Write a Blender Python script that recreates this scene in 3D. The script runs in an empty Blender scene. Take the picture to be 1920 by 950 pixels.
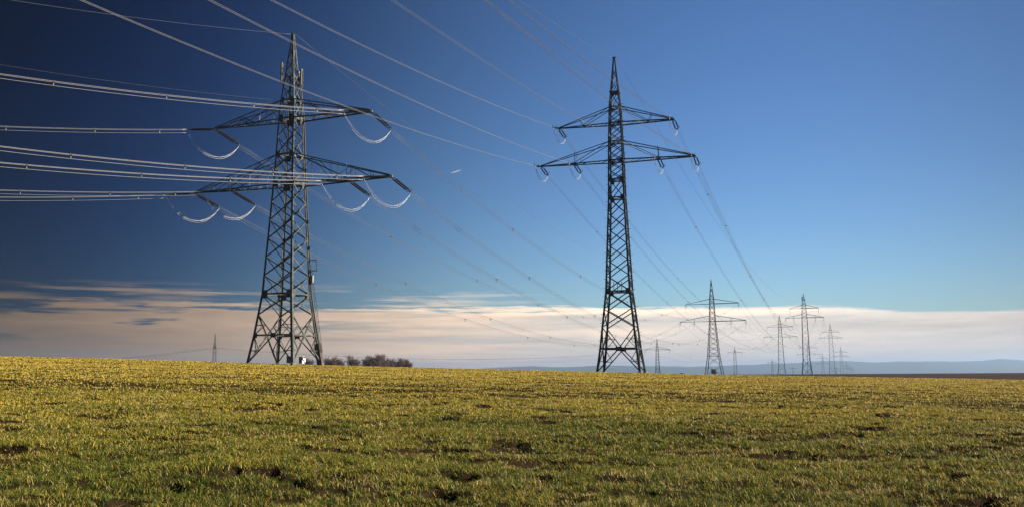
import bpy, math, random
import numpy as np
from mathutils import Vector

R = math.radians
sc = bpy.context.scene
col = sc.collection
random.seed(7)
rng = np.random.default_rng(7)

# ------------------------------------------------------------------ camera
F_PX, PITCH, ROLL, EYE = 1650.0, R(7.505), R(-0.454), 1.6   # focal length in 1920-px-wide pixels
cam = bpy.data.objects.new('camera', bpy.data.cameras.new('camera'))
col.objects.link(cam)
cam.data.sensor_width = 36
cam.data.lens = 36 * F_PX / 1920
cam.data.clip_start = 0.1
cam.data.clip_end = 90000
cam.location = (0, 0, EYE)
_f = Vector((0, math.cos(PITCH), math.sin(PITCH)))
_u = Vector((0, -math.sin(PITCH), math.cos(PITCH)))
_r = Vector((1, 0, 0))
_cr, _sr = math.cos(ROLL), math.sin(ROLL)
# picture (right, down) = roll * (r, -u)
_right = _r * _cr + _u * _sr
_up = _u * _cr - _r * _sr
from mathutils import Matrix
cam.matrix_world = Matrix(((_right.x, _up.x, -_f.x, 0), (_right.y, _up.y, -_f.y, 0),
                           (_right.z, _up.z, -_f.z, EYE), (0, 0, 0, 1)))
sc.camera = cam

# ------------------------------------------------------------------ sun, sky, exposure
SUN_AZ, SUN_EL = R(100), R(29)          # azimuth from the view direction (+Y) towards +X
sun = bpy.data.objects.new('sun', bpy.data.lights.new('sun', 'SUN'))
col.objects.link(sun)
sun.data.energy = 5.0
sun.data.angle = R(0.5)
sun.data.color = (1.0, 0.90, 0.74)
_sd = Vector((math.sin(SUN_AZ) * math.cos(SUN_EL), math.cos(SUN_AZ) * math.cos(SUN_EL), math.sin(SUN_EL)))
sun.rotation_euler = (-_sd).to_track_quat('-Z', 'Y').to_euler()
sun.location = (60, 20, 60)

sc.view_settings.view_transform = 'Standard'
sc.view_settings.look = 'None'
sc.view_settings.gamma = 1
EXPO = 1.45
sc.view_settings.exposure = EXPO
sc.view_settings.use_curve_mapping = False
sc.cycles.volume_bounces = 0
sc.cycles.max_bounces = 6
sc.cycles.diffuse_bounces = 3
sc.cycles.transmission_bounces = 3
sc.cycles.use_denoising = True
sc.cycles.denoising_input_passes = 'RGB_ALBEDO_NORMAL'
sc.cycles.denoising_prefilter = 'NONE'

world = bpy.data.worlds.new('World')
sc.world = world
world.use_nodes = True


class NT:
    """tiny node-tree helper"""
    def __init__(s, tree):
        s.t = tree
    def n(s, typ, **kw):
        nd = s.t.nodes.new(typ)
        for k, v in kw.items():
            setattr(nd, k, v)
        return nd
    def put(s, sock, v):
        if hasattr(v, 'links') or isinstance(v, bpy.types.NodeSocket):
            s.t.links.new(v, sock)
        else:
            sock.default_value = v
    def m(s, op, a, b=0.0, c=0.0, clamp=False):
        nd = s.n('ShaderNodeMath', operation=op, use_clamp=clamp)
        s.put(nd.inputs[0], a); s.put(nd.inputs[1], b); s.put(nd.inputs[2], c)
        return nd.outputs[0]
    def ss(s, v, lo, hi):
        nd = s.n('ShaderNodeMapRange', interpolation_type='SMOOTHSTEP')
        s.put(nd.inputs[0], v); s.put(nd.inputs[1], lo); s.put(nd.inputs[2], hi)
        nd.inputs[3].default_value = 0; nd.inputs[4].default_value = 1
        return nd.outputs[0]
    def lin(s, v, lo, hi, a, b):
        nd = s.n('ShaderNodeMapRange')
        s.put(nd.inputs[0], v); s.put(nd.inputs[1], lo); s.put(nd.inputs[2], hi)
        s.put(nd.inputs[3], a); s.put(nd.inputs[4], b)
        return nd.outputs[0]
    def xyz(s, x, y, z):
        nd = s.n('ShaderNodeCombineXYZ')
        s.put(nd.inputs[0], x); s.put(nd.inputs[1], y); s.put(nd.inputs[2], z)
        return nd.outputs[0]
    def noise(s, vec, scale, detail=4, rough=.5):
        nd = s.n('ShaderNodeTexNoise')
        s.put(nd.inputs['Vector'], vec); nd.inputs['Scale'].default_value = scale
        nd.inputs['Detail'].default_value = detail; nd.inputs['Roughness'].default_value = rough
        return nd.outputs[0]
    def mix(s, fac, a, b, blend='MIX'):
        nd = s.n('ShaderNodeMix', data_type='RGBA', blend_type=blend)
        s.put(nd.inputs[0], fac); s.put(nd.inputs[6], a); s.put(nd.inputs[7], b)
        return nd.outputs[2]
    def curve(s, v, pts):
        nd = s.n('ShaderNodeFloatCurve')
        c = nd.mapping.curves[0]
        for i, (x, y) in enumerate(pts):
            if i < 2:
                c.points[i].location = (x, y)
            else:
                c.points.new(x, y)
        for p in c.points:
            p.handle_type = 'AUTO'
        nd.mapping.update()
        s.put(nd.inputs['Value'], v)
        return nd.outputs[0]


def build_world():
    t = world.node_tree
    t.nodes.clear()
    k = NT(t)
    sky = k.n('ShaderNodeTexSky', sky_type='NISHITA', sun_disc=False)
    sky.sun_elevation = SUN_EL
    sky.sun_rotation = SUN_AZ
    sky.air_density = 1.0
    sky.dust_density = 0.6
    sky.ozone_density = 2.2
    tc = k.n('ShaderNodeTexCoord')
    sp = k.n('ShaderNodeSeparateXYZ')
    t.links.new(tc.outputs['Generated'], sp.inputs[0])
    X, Y, Z = sp.outputs
    az = k.m('MULTIPLY', k.m('ARCTAN2', X, Y), 180 / math.pi)      # degrees right of the view direction
    el = k.m('MULTIPLY', k.m('ARCSINE', Z), 180 / math.pi)
    # the sky deepens away from the sun and to the left of the view, polariser and lens vignette put into its colour
    gm = k.n('ShaderNodeGamma'); t.links.new(sky.outputs[0], gm.inputs[0]); gm.inputs[1].default_value = 1.377
    azr = k.m('MULTIPLY', k.m('MINIMUM', k.m('MAXIMUM', az, -34.0), 36.0), math.pi / 180)
    elr = k.m('MULTIPLY', k.m('MINIMUM', k.m('MAXIMUM', el, 0.0), 30.0), math.pi / 180)
    gz = k.m('ADD', k.m('MULTIPLY', azr, 2.162), k.m('MULTIPLY', k.m('MULTIPLY', azr, azr), -4.815))
    ge = k.m('ADD', k.m('MULTIPLY', elr, -.330), k.m('MULTIPLY', k.m('MULTIPLY', elr, azr), .522))
    gain = k.m('EXPONENT', k.m('ADD', gz, ge))
    cgain = k.m('EXPONENT', k.m('MULTIPLY', gz, SKY['cloud_fall']))  # the lens vignette is put into the cloud brightness as well
    norm = 2 ** -EXPO / SKY['strength']
    bs = k.n('ShaderNodeVectorMath', operation='SCALE')
    t.links.new(k.mix(1.0, gm.outputs[0], (.0468 * norm, .0556 * norm, .0655 * norm, 1), 'MULTIPLY'), bs.inputs[0])
    k.put(bs.inputs['Scale'], gain)
    lf = k.ss(k.m('MULTIPLY', az, -1.0), 2.0, 30.0)
    base = k.mix(1.0, bs.outputs[0], k.mix(lf, (1, 1, 1, 1), (.30, .50, .88, 1)), 'MULTIPLY')
    # ---- bank of stratus above the horizon
    azn = k.m('ADD', k.m('DIVIDE', az, 90.0), .5)                  # -45..45 deg -> 0..1
    top = k.m('MULTIPLY', k.curve(azn, [(0, .42), (.165, .41), (.26, .425), (.36, .42), (.45, .415), (.55, .405),
                                        (.66, .385), (.72, .375), (.78, .335), (.86, .325), (1, .33)]), 10.0)
    rag = k.curve(azn, [(0, 1), (.2, 1), (.33, .8), (.45, .45), (.55, .26), (.66, .17), (1, .13)])
    n1 = k.noise(k.xyz(k.m('MULTIPLY', az, .10), k.m('MULTIPLY', el, 1.5), 3.1), 1.0, 7, .55)
    n1b = k.noise(k.xyz(k.m('MULTIPLY', az, .5), k.m('MULTIPLY', el, 5.0), 8.1), 1.0, 6, .55)
    n1 = k.m('ADD', k.m('MULTIPLY', n1, .75), k.m('MULTIPLY', n1b, .25))
    d = k.m('ADD', k.m('SUBTRACT', top, el), k.m('MULTIPLY', k.m('SUBTRACT', n1, .5), k.m('MULTIPLY', rag, 6.5)))
    soft = k.m('ADD', k.m('MULTIPLY', rag, .55), .14)
    mask = k.ss(d, 0.0, soft)
    # gaps of blue inside the bank
    n2 = k.noise(k.xyz(k.m('MULTIPLY', az, .075), k.m('MULTIPLY', el, 1.7), 11.7), 1.0, 7, .55)
    gap = k.m('MULTIPLY', k.ss(n2, .55, .66), k.m('MULTIPLY', k.ss(el, 1.4, 2.6), k.lin(rag, .05, 1, .10, .8)))
    mask = k.m('MULTIPLY', mask, k.m('SUBTRACT', 1.0, gap))
    # high thin wisps above the bank on the left
    n3 = k.noise(k.xyz(k.m('MULTIPLY', az, .12), k.m('MULTIPLY', el, 2.6), 20.3), 1.0, 7, .55)
    wis = k.m('MULTIPLY', k.ss(n3, .46, .68), k.m('MULTIPLY', k.ss(el, 3.4, 4.2), k.m('SUBTRACT', 1.0, k.ss(el, 4.7, 5.6))))
    wis = k.m('MULTIPLY', wis, k.m('MULTIPLY', k.ss(k.m('MULTIPLY', az, -1.0), -8.0, 12.0), .75))
    mask = k.m('MAXIMUM', mask, wis)
    # a short vapour trail
    da = k.m('SUBTRACT', az, -3.675); de = k.m('SUBTRACT', el, 12.805)
    al = k.m('ABSOLUTE', k.m('ADD', k.m('MULTIPLY', da, 0.9563), k.m('MULTIPLY', de, 0.2922)))
    pe = k.m('ABSOLUTE', k.m('SUBTRACT', k.m('MULTIPLY', de, 0.9563), k.m('MULTIPLY', da, 0.2922)))
    trail = k.m('MULTIPLY', k.m('SUBTRACT', 1.0, k.ss(al, .1, 0.480)), k.m('SUBTRACT', 1.0, k.ss(pe, .01, .07)))
    mask = k.m('MAXIMUM', mask, k.m('MULTIPLY', trail, .35))
    # cloud brightness: bright rim at the top, greyer streaks beneath
    n4 = k.noise(k.xyz(k.m('MULTIPLY', az, .05), k.m('MULTIPLY', el, .9), 31.0), 1.0, 6, .55)
    n5 = k.noise(k.xyz(k.m('MULTIPLY', az, .30), k.m('MULTIPLY', el, 3.2), 37.0), 1.0, 9, .68)
    rim = k.m('SUBTRACT', 1.0, k.ss(d, .15, 1.0))
    br = k.m('ADD', k.lin(n4, .3, .7, -.13, .10), k.m('ADD', k.lin(n5, .3, .7, -.11, .11), k.m('MULTIPLY', rim, .24)))
    warm = k.mix(k.ss(k.m('ADD', k.m('ADD', n4, k.m('MULTIPLY', az, -.016)), k.m('MULTIPLY', rim, .3)), .38, .66), SKY['cloud_grey'], SKY['cloud_warm'])
    cs = k.n('ShaderNodeVectorMath', operation='SCALE')
    t.links.new(warm, cs.inputs[0])
    k.put(cs.inputs['Scale'], k.m('MULTIPLY', k.m('MULTIPLY', k.m('ADD', 1.0, br), SKY['cloud'] * norm), cgain))
    ccol = k.mix(1.0, cs.outputs[0], k.mix(lf, (1, 1, 1, 1), (1.02, .90, .77, 1)), 'MULTIPLY')
    comb = k.mix(mask, base, ccol)
    bg = k.n('ShaderNodeBackground')
    t.links.new(comb, bg.inputs[0])
    bg.inputs[1].default_value = SKY['strength']
    out = k.n('ShaderNodeOutputWorld')
    t.links.new(bg.outputs[0], out.inputs[0])


SKY = dict(strength=.05, cloud=.745, cloud_fall=.73, cloud_grey=(1.02, .91, .81, 1), cloud_warm=(1.44, 1.10, .82, 1))
build_world()


# ------------------------------------------------------------------ helpers
def pix(X, Y, depth):
    """world point seen at photo pixel (1920 x 950) at the given distance along +Y"""
    a, b = (X - 960), (Y - 475)
    x = _cr * a + _sr * b
    y = -_sr * a + _cr * b
    d = _f * F_PX + _r * x - _u * y
    return Vector((0, 0, EYE)) + d * (depth / d.y)


def tag(o, label=None, cat=None, group=None, kind=None):
    if label: o['label'] = label
    if cat: o['category'] = cat
    if group: o['group'] = group
    if kind: o['kind'] = kind
    return o


def empty(name, loc=(0, 0, 0), rz=0, parent=None):
    o = bpy.data.objects.new(name, None)
    o.empty_display_size = .3
    o.location = loc
    o.rotation_euler = (0, 0, rz)
    col.objects.link(o)
    if parent: o.parent = parent
    return o


class MB:
    """collects simple solids into ONE mesh"""
    def __init__(s):
        s.v, s.f = [], []
    def prism(s, ring0, ring1, caps=True):
        b = len(s.v); n = len(ring0)
        s.v += [tuple(p) for p in ring0] + [tuple(p) for p in ring1]
        for i in range(n):
            j = (i + 1) % n
            s.f.append((b + i, b + j, b + n + j, b + n + i))
        if caps:
            s.f.append(tuple(b + i for i in reversed(range(n))))
            s.f.append(tuple(b + n + i for i in range(n)))
    def angle(s, p, q, w, side=None, t=None, w1=None):
        """steel angle (L profile) from p to q; side = direction of the second flange"""
        p, q = Vector(p), Vector(q); d = (q - p).normalized()
        sd = Vector(side) if side is not None else Vector((0, 0, 1))
        e2 = (sd - d * sd.dot(d))
        if e2.length < 1e-4:
            e2 = d.orthogonal()
        e2.normalize(); e1 = d.cross(e2)
        s.lprof(p, q, e1, e2, w, w1 or w, t)
    def lprof(s, p, q, e1, e2, w0, w1, t=None):
        def ring(c, w):
            th = t or w * .16
            k = [(0, 0), (w, 0), (w, th), (th, th), (th, w), (0, w)]
            o = -w * .3
            return [c + e1 * (a + o) + e2 * (b + o) for a, b in k]
        s.prism(ring(Vector(p), w0), ring(Vector(q), w1))
    def bar(s, p, q, w, h=None, up=None):
        p, q = Vector(p), Vector(q); d = (q - p).normalized()
        u = Vector(up) if up is not None else Vector((0, 0, 1))
        e2 = u - d * u.dot(d)
        if e2.length < 1e-3: e2 = d.orthogonal()
        e2.normalize(); e1 = d.cross(e2)
        a, b = w / 2, (h or w) / 2
        k = [(-a, -b), (a, -b), (a, b), (-a, b)]
        s.prism([p + e1 * x + e2 * y for x, y in k], [q + e1 * x + e2 * y for x, y in k])
    def box(s, c, sx, sy, sz):
        c = Vector(c)
        s.prism([c + Vector((a * sx / 2, b * sy / 2, -sz / 2)) for a, b in ((-1, -1), (1, -1), (1, 1), (-1, 1))],
                [c + Vector((a * sx / 2, b * sy / 2, sz / 2)) for a, b in ((-1, -1), (1, -1), (1, 1), (-1, 1))])
    def tube(s, pts, r, n=5, r1=None):
        pts = [Vector(p) for p in pts]; b = len(s.v); m = len(pts)
        for i, p in enumerate(pts):
            d = (pts[min(i + 1, m - 1)] - pts[max(i - 1, 0)]).normalized()
            e1 = d.cross(Vector((0, 0, 1)))
            if e1.length < 1e-3: e1 = Vector((1, 0, 0))
            e1.normalize(); e2 = e1.cross(d)
            rr = r if r1 is None else r + (r1 - r) * i / (m - 1)
            for j in range(n):
                a = 2 * math.pi * j / n
                s.v.append(tuple(p + e1 * math.cos(a) * rr + e2 * math.sin(a) * rr))
        for i in range(m - 1):
            for j in range(n):
                k = (j + 1) % n
                s.f.append((b + i * n + j, b + i * n + k, b + (i + 1) * n + k, b + (i + 1) * n + j))
        s.f.append(tuple(b + j for j in reversed(range(n))))
        s.f.append(tuple(b + (m - 1) * n + j for j in range(n)))
    def rings(s, p, q, radii, n=8):
        """turned body along p->q; radii = [(t, r)]"""
        p, q = Vector(p), Vector(q); d = (q - p).normalized()
        e1 = d.orthogonal().normalized(); e2 = d.cross(e1); b = len(s.v)
        for t_, r in radii:
            c = p.lerp(q, t_)
            for j in range(n):
                a = 2 * math.pi * j / n
                s.v.append(tuple(c + e1 * math.cos(a) * r + e2 * math.sin(a) * r))
        for i in range(len(radii) - 1):
            for j in range(n):
                k = (j + 1) % n
                s.f.append((b + i * n + j, b + i * n + k, b + (i + 1) * n + k, b + (i + 1) * n + j))
        s.f.append(tuple(b + j for j in reversed(range(n))))
        s.f.append(tuple(b + (len(radii) - 1) * n + j for j in range(n)))
    def build(s, name, mat, parent=None, smooth=False):
        me = bpy.data.meshes.new(name)
        me.from_pydata(s.v, [], s.f)
        me.materials.append(mat)
        if smooth:
            me.polygons.foreach_set('use_smooth', [True] * len(me.polygons))
        o = bpy.data.objects.new(name, me)
        col.objects.link(o)
        if parent: o.parent = parent
        return o


def mat_new(name):
    m = bpy.data.materials.new(name)
    m.use_nodes = True
    k = NT(m.node_tree)
    return m, k, m.node_tree.nodes['Principled BSDF']


def mat_metal(name, c, c2, rough=.55, metal=.3, scale=3.0, spec=.4):
    m, k, b = mat_new(name)
    tc = k.n('ShaderNodeTexCoord')
    n = k.noise(tc.outputs['Object'], scale, 5, .6)
    k.put(b.inputs['Base Color'], k.mix(k.ss(n, .35, .65), (*c, 1), (*c2, 1)))
    b.inputs['Roughness'].default_value = rough
    b.inputs['Metallic'].default_value = metal
    b.inputs['Specular IOR Level'].default_value = spec
    return m


M = {}
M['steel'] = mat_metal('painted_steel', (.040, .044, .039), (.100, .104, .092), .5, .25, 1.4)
M['steel_dark'] = mat_metal('dark_and_backlit_steel', (.018, .020, .018), (.042, .044, .040), .55, .2, 1.6, .25)  # backlit look of the central pylon put into a darker steel colour
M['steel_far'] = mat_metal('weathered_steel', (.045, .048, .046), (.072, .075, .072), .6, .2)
M['line_alu'] = mat_metal('dull_aluminium_wire', (.15, .146, .142), (.20, .193, .188), .5, .3, 6)
M['alu'] = mat_metal('aluminium_wire', (.31, .297, .285), (.40, .385, .37), .42, .35, 6)  # sunlit gleam of the wires put into a brighter base colour
M['wire_dull'] = mat_metal('dim_wire', (.10, .10, .105), (.15, .15, .15), .5, .4, 6)  # less brightly lit wires, their dimmer look put into the colour
M['wire_dark'] = mat_metal('dark_wire', (.06, .06, .065), (.10, .10, .10), .5, .3, 6)
M['porcelain'] = mat_metal('brown_porcelain', (.007, .006, .006), (.012, .010, .009), .6, 0, 8, .08)
M['rubber'] = mat_metal('black_cable_sheath', (.014, .014, .015), (.028, .028, .03), .6, 0, 6)
M['cab'] = mat_metal('white_cabinet_paint', (.74, .74, .72), (.80, .80, .78), .45, 0, 2)
M['cab_door'] = mat_metal('grey_and_shaded_cabinet', (.22, .21, .20), (.28, .27, .26), .5, 0, 2)  # unlit cabinet front put into the door's darker grey
M['shroud'] = mat_metal('brown_shroud_paint', (.05, .035, .03), (.085, .06, .05), .5, .1, 2)
M['antenna'] = mat_metal('antenna_plastic', (.13, .13, .125), (.18, .18, .17), .5, 0, 4)
M['concrete'] = mat_metal('mossy_concrete', (.10, .095, .075), (.16, .15, .12), .9, 0, 3)
M['bark'] = mat_metal('bare_bark', (.045, .032, .024), (.08, .056, .042), .9, 0, 1.5)
M['twigs'] = mat_metal('bare_twigs', (.044, .028, .018), (.080, .051, .033), .9, 0, .4)

# ------------------------------------------------------------------ terrain
RC = 122.0                                                       # distance of the field's crest
CREST = [(-400, 655), (0, 667), (200, 671), (480, 680), (600, 683.5), (770, 688), (1000, 693.5), (1165, 697.5),
         (1300, 701), (1600, 706), (1920, 711.5), (2400, 720)]
_ca, _cz = [], []
for X_, Y_ in CREST:
    p_ = pix(X_, Y_, 100.0)
    d_ = math.hypot(p_.x, p_.y)
    _ca.append(math.atan2(p_.x, p_.y)); _cz.append(EYE + (p_.z - EYE) / d_ * RC)


def vnoise(x, y, seed=0):
    """smooth value noise in 0..1"""
    xi = np.floor(x).astype(np.int64); yi = np.floor(y).astype(np.int64)
    fx = x - xi; fy = y - yi
    fx = fx * fx * fx * (fx * (fx * 6 - 15) + 10); fy = fy * fy * fy * (fy * (fy * 6 - 15) + 10)
    def h(a, b):
        n = (a * 374761393 + b * 668265263 + seed * 2147483647) & 0xffffffff
        n = ((n ^ (n >> 13)) * 1274126177) & 0xffffffff
        n = ((n ^ (n >> 16)) * 2246822519) & 0xffffffff
        return ((n ^ (n >> 15)) & 0xffffff) / float(0xffffff)
    return (h(xi, yi) * (1 - fx) + h(xi + 1, yi) * fx) * (1 - fy) + (h(xi, yi + 1) * (1 - fx) + h(xi + 1, yi + 1) * fx) * fy


def macro_z(r, az):
    zc = np.interp(az, _ca, _cz)
    t = r / RC
    up = zc * np.clip(t, 0, 1) ** 1.15
    # beyond the crest the field rounds off and falls to the plateau, then to the valley
    ex = np.clip(r - RC, 0, None)
    plat = -1.42 - .25 * np.sin(az * 3 + 1) - np.clip(r - 460, 0, 2640) * .0176
    fall = zc - .012 * ex - .00035 * ex * ex
    s = np.clip((r - RC) / 110, 0, 1); s = s * s * (3 - 2 * s)
    dn = np.maximum(fall, plat) * (1 - s) + plat * s
    return np.where(r <= RC, up, dn)


def hollow(x, y):
    """0..1: small ragged hollows in the sown field, gathered in loose rows"""
    n = .50 * vnoise(x * 1.15 + 3, y * 1.5 + 9, 5) + .32 * vnoise(x * 3.0, y * 3.4, 6) + .18 * vnoise(x * 8.0, y * 8.0, 7)
    big = vnoise(x * .13, y * .30, 8) * .7 + vnoise(x * .5, y * .62, 9) * .3
    n = n + (big - .5) * .34
    return np.clip((n - .615) / .10, 0, 1)


def micro_z(x, y, r):
    n = (vnoise(x * 1.1, y * 1.3, 1) - .5) * .08 + (vnoise(x * 3.1, y * 3.3, 2) - .5) * .065 + (vnoise(x * .28, y * .31, 3) - .5) * .16
    n = n - hollow(x, y) * .13
    return n * np.clip((r - 1) / 6, 0, 1) * np.clip(1.35 - r / 110, .25, 1)


def ground_z(x, y, micro=True):
    x = np.asarray(x, float); y = np.asarray(y, float)
    r = np.hypot(x, y); az = np.arctan2(x, y)
    z = macro_z(r, az)
    return z + micro_z(x, y, r) if micro else z


def np_mesh(name, verts, faces, mat, smooth=True):
    me = bpy.data.meshes.new(name)
    nf, k = faces.shape
    me.vertices.add(len(verts)); me.vertices.foreach_set('co', verts.astype(np.float32).ravel())
    me.loops.add(nf * k); me.loops.foreach_set('vertex_index', faces.astype(np.int32).ravel())
    me.polygons.add(nf); me.polygons.foreach_set('loop_start', np.arange(0, nf * k, k, dtype=np.int32))
    if smooth: me.polygons.foreach_set('use_smooth', np.ones(nf, bool))
    me.update(calc_edges=True)
    me.materials.append(mat)
    o = bpy.data.objects.new(name, me)
    col.objects.link(o)
    return o


def soil_mat(name, c1, c2, c3, s1=.35, s2=6.0, bump=.3):
    m, k, b = mat_new(name)
    g = k.n('ShaderNodeNewGeometry')
    n1 = k.noise(g.outputs['Position'], s1, 6, .6); n2 = k.noise(g.outputs['Position'], s2, 5, .65)
    c = k.mix(k.ss(n1, .35, .65), (*c1, 1), (*c2, 1))
    k.put(b.inputs['Base Color'], k.mix(k.ss(n2, .45, .7), c, (*c3, 1)))
    b.inputs['Roughness'].default_value = 1.0
    b.inputs['Specular IOR Level'].default_value = 0.0
    bp = k.n('ShaderNodeBump'); bp.inputs['Strength'].default_value = bump; bp.inputs['Distance'].default_value = .05
    k.put(bp.inputs['Height'], n2); k.put(b.inputs['Normal'], bp.outputs[0])
    return m


M['field'] = soil_mat('sown_soil', (.014, .010, .006), (.020, .015, .008), (.026, .014, .009), .5, 9)
M['plough'] = soil_mat('ploughed_soil', (.034, .021, .014), (.045, .028, .019), (.03, .019, .013), .02, .4)
M['plain'] = soil_mat('distant_farmland', (.060, .062, .030), (.085, .070, .040), (.05, .058, .03), .004, .02, 0)
M['verge'] = soil_mat('distant_pasture', (.050, .062, .022), (.065, .072, .028), (.055, .058, .026), .02, .3)
M['track'] = soil_mat('pale_track', (.30, .27, .23), (.36, .33, .28), (.26, .23, .2), .02, .5)


def terrain():
    azs = np.concatenate([np.arange(-180, -64, 4.0), np.arange(-64, -40, .3), np.arange(-40, 40, .16), np.arange(40, 64, .3), np.arange(64, 180.1, 4.0)]) * math.pi / 180
    rs = [.0, .8, 1.6, 2.5, 3.5, 4.5, 5.5, 6.5]
    while rs[-1] < 165: rs.append(rs[-1] * 1.0105 + .01)
    nfield = len(rs) - 1
    while rs[-1] < 8600: rs.append(rs[-1] * 1.04)
    rs = np.array(rs)
    Rg, Ag = np.meshgrid(rs, azs, indexing='ij')
    x = Rg * np.sin(Ag); y = Rg * np.cos(Ag)
    z = macro_z(Rg, Ag) + np.where(Rg < 170, micro_z(x, y, Rg), 0)
    V = np.stack([x, y, z], -1).reshape(-1, 3)
    nr, na = Rg.shape
    I = np.arange(nr * na).reshape(nr, na)
    Q = np.stack([I[:-1, :-1], I[:-1, 1:], I[1:, 1:], I[1:, :-1]], -1).reshape(-1, 4)[:, ::-1]
    rq = np.repeat((rs[:-1] + rs[1:]) / 2, na - 1); aq = np.tile((azs[:-1] + azs[1:]) / 2, nr - 1)
    edge = 150 + 0 * aq
    field = rq < rs[nfield]
    plough = ~field & (rq < 470) & (aq > R(-2))
    verge = ~field & ~plough & (rq < 640) & (aq > R(18.5))
    plain = ~field & ~plough & ~verge
    for nm, msk, mt in (('field', field, 'field'), ('ploughed_field', plough, 'plough'), ('pasture', verge, 'verge'), ('plain', plain, 'plain')):
        q = Q[msk]
        ids, inv = np.unique(q, return_inverse=True)
        o = np_mesh(nm, V[ids], inv.reshape(-1, 4), M[mt])
        tag(o, kind='structure')


terrain()


def hills():
    ridge = [(-600, 712), (0, 706), (500, 700), (820, 693), (905, 689.5), (940, 688), (985, 685.5), (1010, 686), (1060, 687.5), (1120, 684),
             (1200, 685), (1235, 685.5), (1290, 686.5), (1340, 685), (1400, 683), (1450, 680.5), (1500, 679), (1530, 676.5), (1565, 675),
             (1600, 676.5), (1640, 678), (1680, 676.5), (1740, 676), (1790, 676.5), (1840, 675), (1875, 672), (1895, 672.5), (1935, 675),
             (2000, 673), (2100, 676), (2400, 680), (2900, 690)]
    a, e = [], []
    for X, Y in ridge:
        p = pix(X, Y, 100); a.append(math.atan2(p.x, p.y)); e.append((p.z - EYE) / math.hypot(p.x, p.y))
    azs = np.linspace(R(-46), R(52), 700)
    rs = np.linspace(4700, 8000, 40)
    RC_ = 7000.0
    Rg, Ag = np.meshgrid(rs, azs, indexing='ij')
    top = EYE + np.interp(Ag, a, e) * RC_
    t = np.clip((Rg - rs[0]) / (RC_ - rs[0]), 0, None)
    x, y = Rg * np.sin(Ag), Rg * np.cos(Ag)
    prof = np.where(t <= 1, t ** 1.6, 1 - (t - 1) * .8)
    z = -56 + (top + 56) * prof
    n = vnoise(x / 450, y / 750, 21) - .5
    z = z + n * 30 * np.clip(t * (1 - t) * 3.6, 0, 1)
    z = z + (vnoise(x / 80, y / 200, 22) - .5) * 3.5 * np.clip(t, 0, 1)
    V = np.stack([x, y, z], -1).reshape(-1, 3)
    nr, na = Rg.shape
    I = np.arange(nr * na).reshape(nr, na)
    Q = np.stack([I[:-1, :-1], I[:-1, 1:], I[1:, 1:], I[1:, :-1]], -1).reshape(-1, 4)[:, ::-1]
    m = soil_mat('wooded_hills', (.030, .040, .026), (.050, .056, .034), (.04, .045, .03), .0012, .006, 0)
    tag(np_mesh('hills', V, Q, m), kind='structure')


hills()

# ------------------------------------------------------------------ pylons
def levels_interp(prof, z):
    return float(np.interp(z, [p[0] for p in prof], [p[1] for p in prof]))


def corner(prof, z, su, sv):
    a = levels_interp(prof, z)
    return Vector((su * a, sv * a, z))


CORN = [(-1, -1), (1, -1), (1, 1), (-1, 1)]


def legs_meshes(prof, w0, w1, zs_split):
    H = prof[-1][0]
    out = []
    for su, sv in CORN:
        m = MB()
        for z0, z1 in zip(zs_split[:-1], zs_split[1:]):
            wa = w0 + (w1 - w0) * z0 / H; wb = w0 + (w1 - w0) * z1 / H
            m.lprof(corner(prof, z0, su, sv), corner(prof, z1, su, sv), Vector((-su, 0, 0)), Vector((0, -sv, 0)), wa, wb)
        out.append(m)
    return out


def face_brace(m, prof, kind, z0, z1, w, thin=None):
    """one bracing panel on all four faces"""
    for i in range(4):
        (a0, b0), (a1, b1) = CORN[i], CORN[(i + 1) % 4]
        inward = Vector((-(a0 + a1), -(b0 + b1), 0)).normalized()
        L0, R0 = corner(prof, z0, a0, b0), corner(prof, z0, a1, b1)
        L1, R1 = corner(prof, z1, a0, b0), corner(prof, z1, a1, b1)
        if kind == 'X':
            m.angle(L0, R1, w, inward); m.angle(R0 + inward * .02, L1 + inward * .02, w, inward)
        elif kind == 'Z':
            m.angle(L0, R1, w, inward)
        elif kind == 'S':
            m.angle(R0, L1, w, inward)
        elif kind == 'V':      # from the legs at the top down to the middle of the lower beam
            c = (L0 + R0) / 2
            pd = (R0 - L0).normalized() * .38
            m.prism([c - pd + Vector((0, 0, q)) + inward * o for q, o in ((-.3, 0), (-.3, .05), (.3, .05), (.3, 0))],
                    [c + pd + Vector((0, 0, q)) + inward * o for q, o in ((-.3, 0), (-.3, .05), (.3, .05), (.3, 0))])
            m.angle(L1, c, w, inward); m.angle(R1, c, w, inward)
            tw = thin or w * .6
            for P1, P0 in ((L1, L0), (R1, R0)):
                k1 = P1.lerp(P0, .5); k2 = P1.lerp(c, .5)
                m.angle(k1, k2, tw, inward); m.angle(k2, P0, tw, inward)
        elif kind == 'A':      # from the middle of the upper beam down to the feet
            c = (L1 + R1) / 2
            m.angle(c, L0, w, inward); m.angle(c, R0, w, inward)
            tw = thin or w * .6
            for P1, P0 in ((L1, L0), (R1, R0)):
                k1 = P1.lerp(P0, .55); k2 = c.lerp(P0, .55)
                m.angle(k1, k2, tw, inward); m.angle(P1, k2, tw, inward)
        elif kind == 'H':
            m.angle(L0, R0, w * 1.1, inward)
    if kind == 'H2':           # diagonal plan bracing inside the tower
        m.angle(corner(prof, z0, -1, -1), corner(prof, z0, 1, 1), w); m.angle(corner(prof, z0, 1, -1), corner(prof, z0, -1, 1), w)


def gussets(m, prof, z, s):
    for su, sv in CORN:
        c = corner(prof, z, su, sv)
        m.box(c + Vector((-su * s * .42, 0, 0)), s, .05, s * 1.25)
        m.box(c + Vector((0, -sv * s * .42, 0)), .05, s, s * 1.25)


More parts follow.
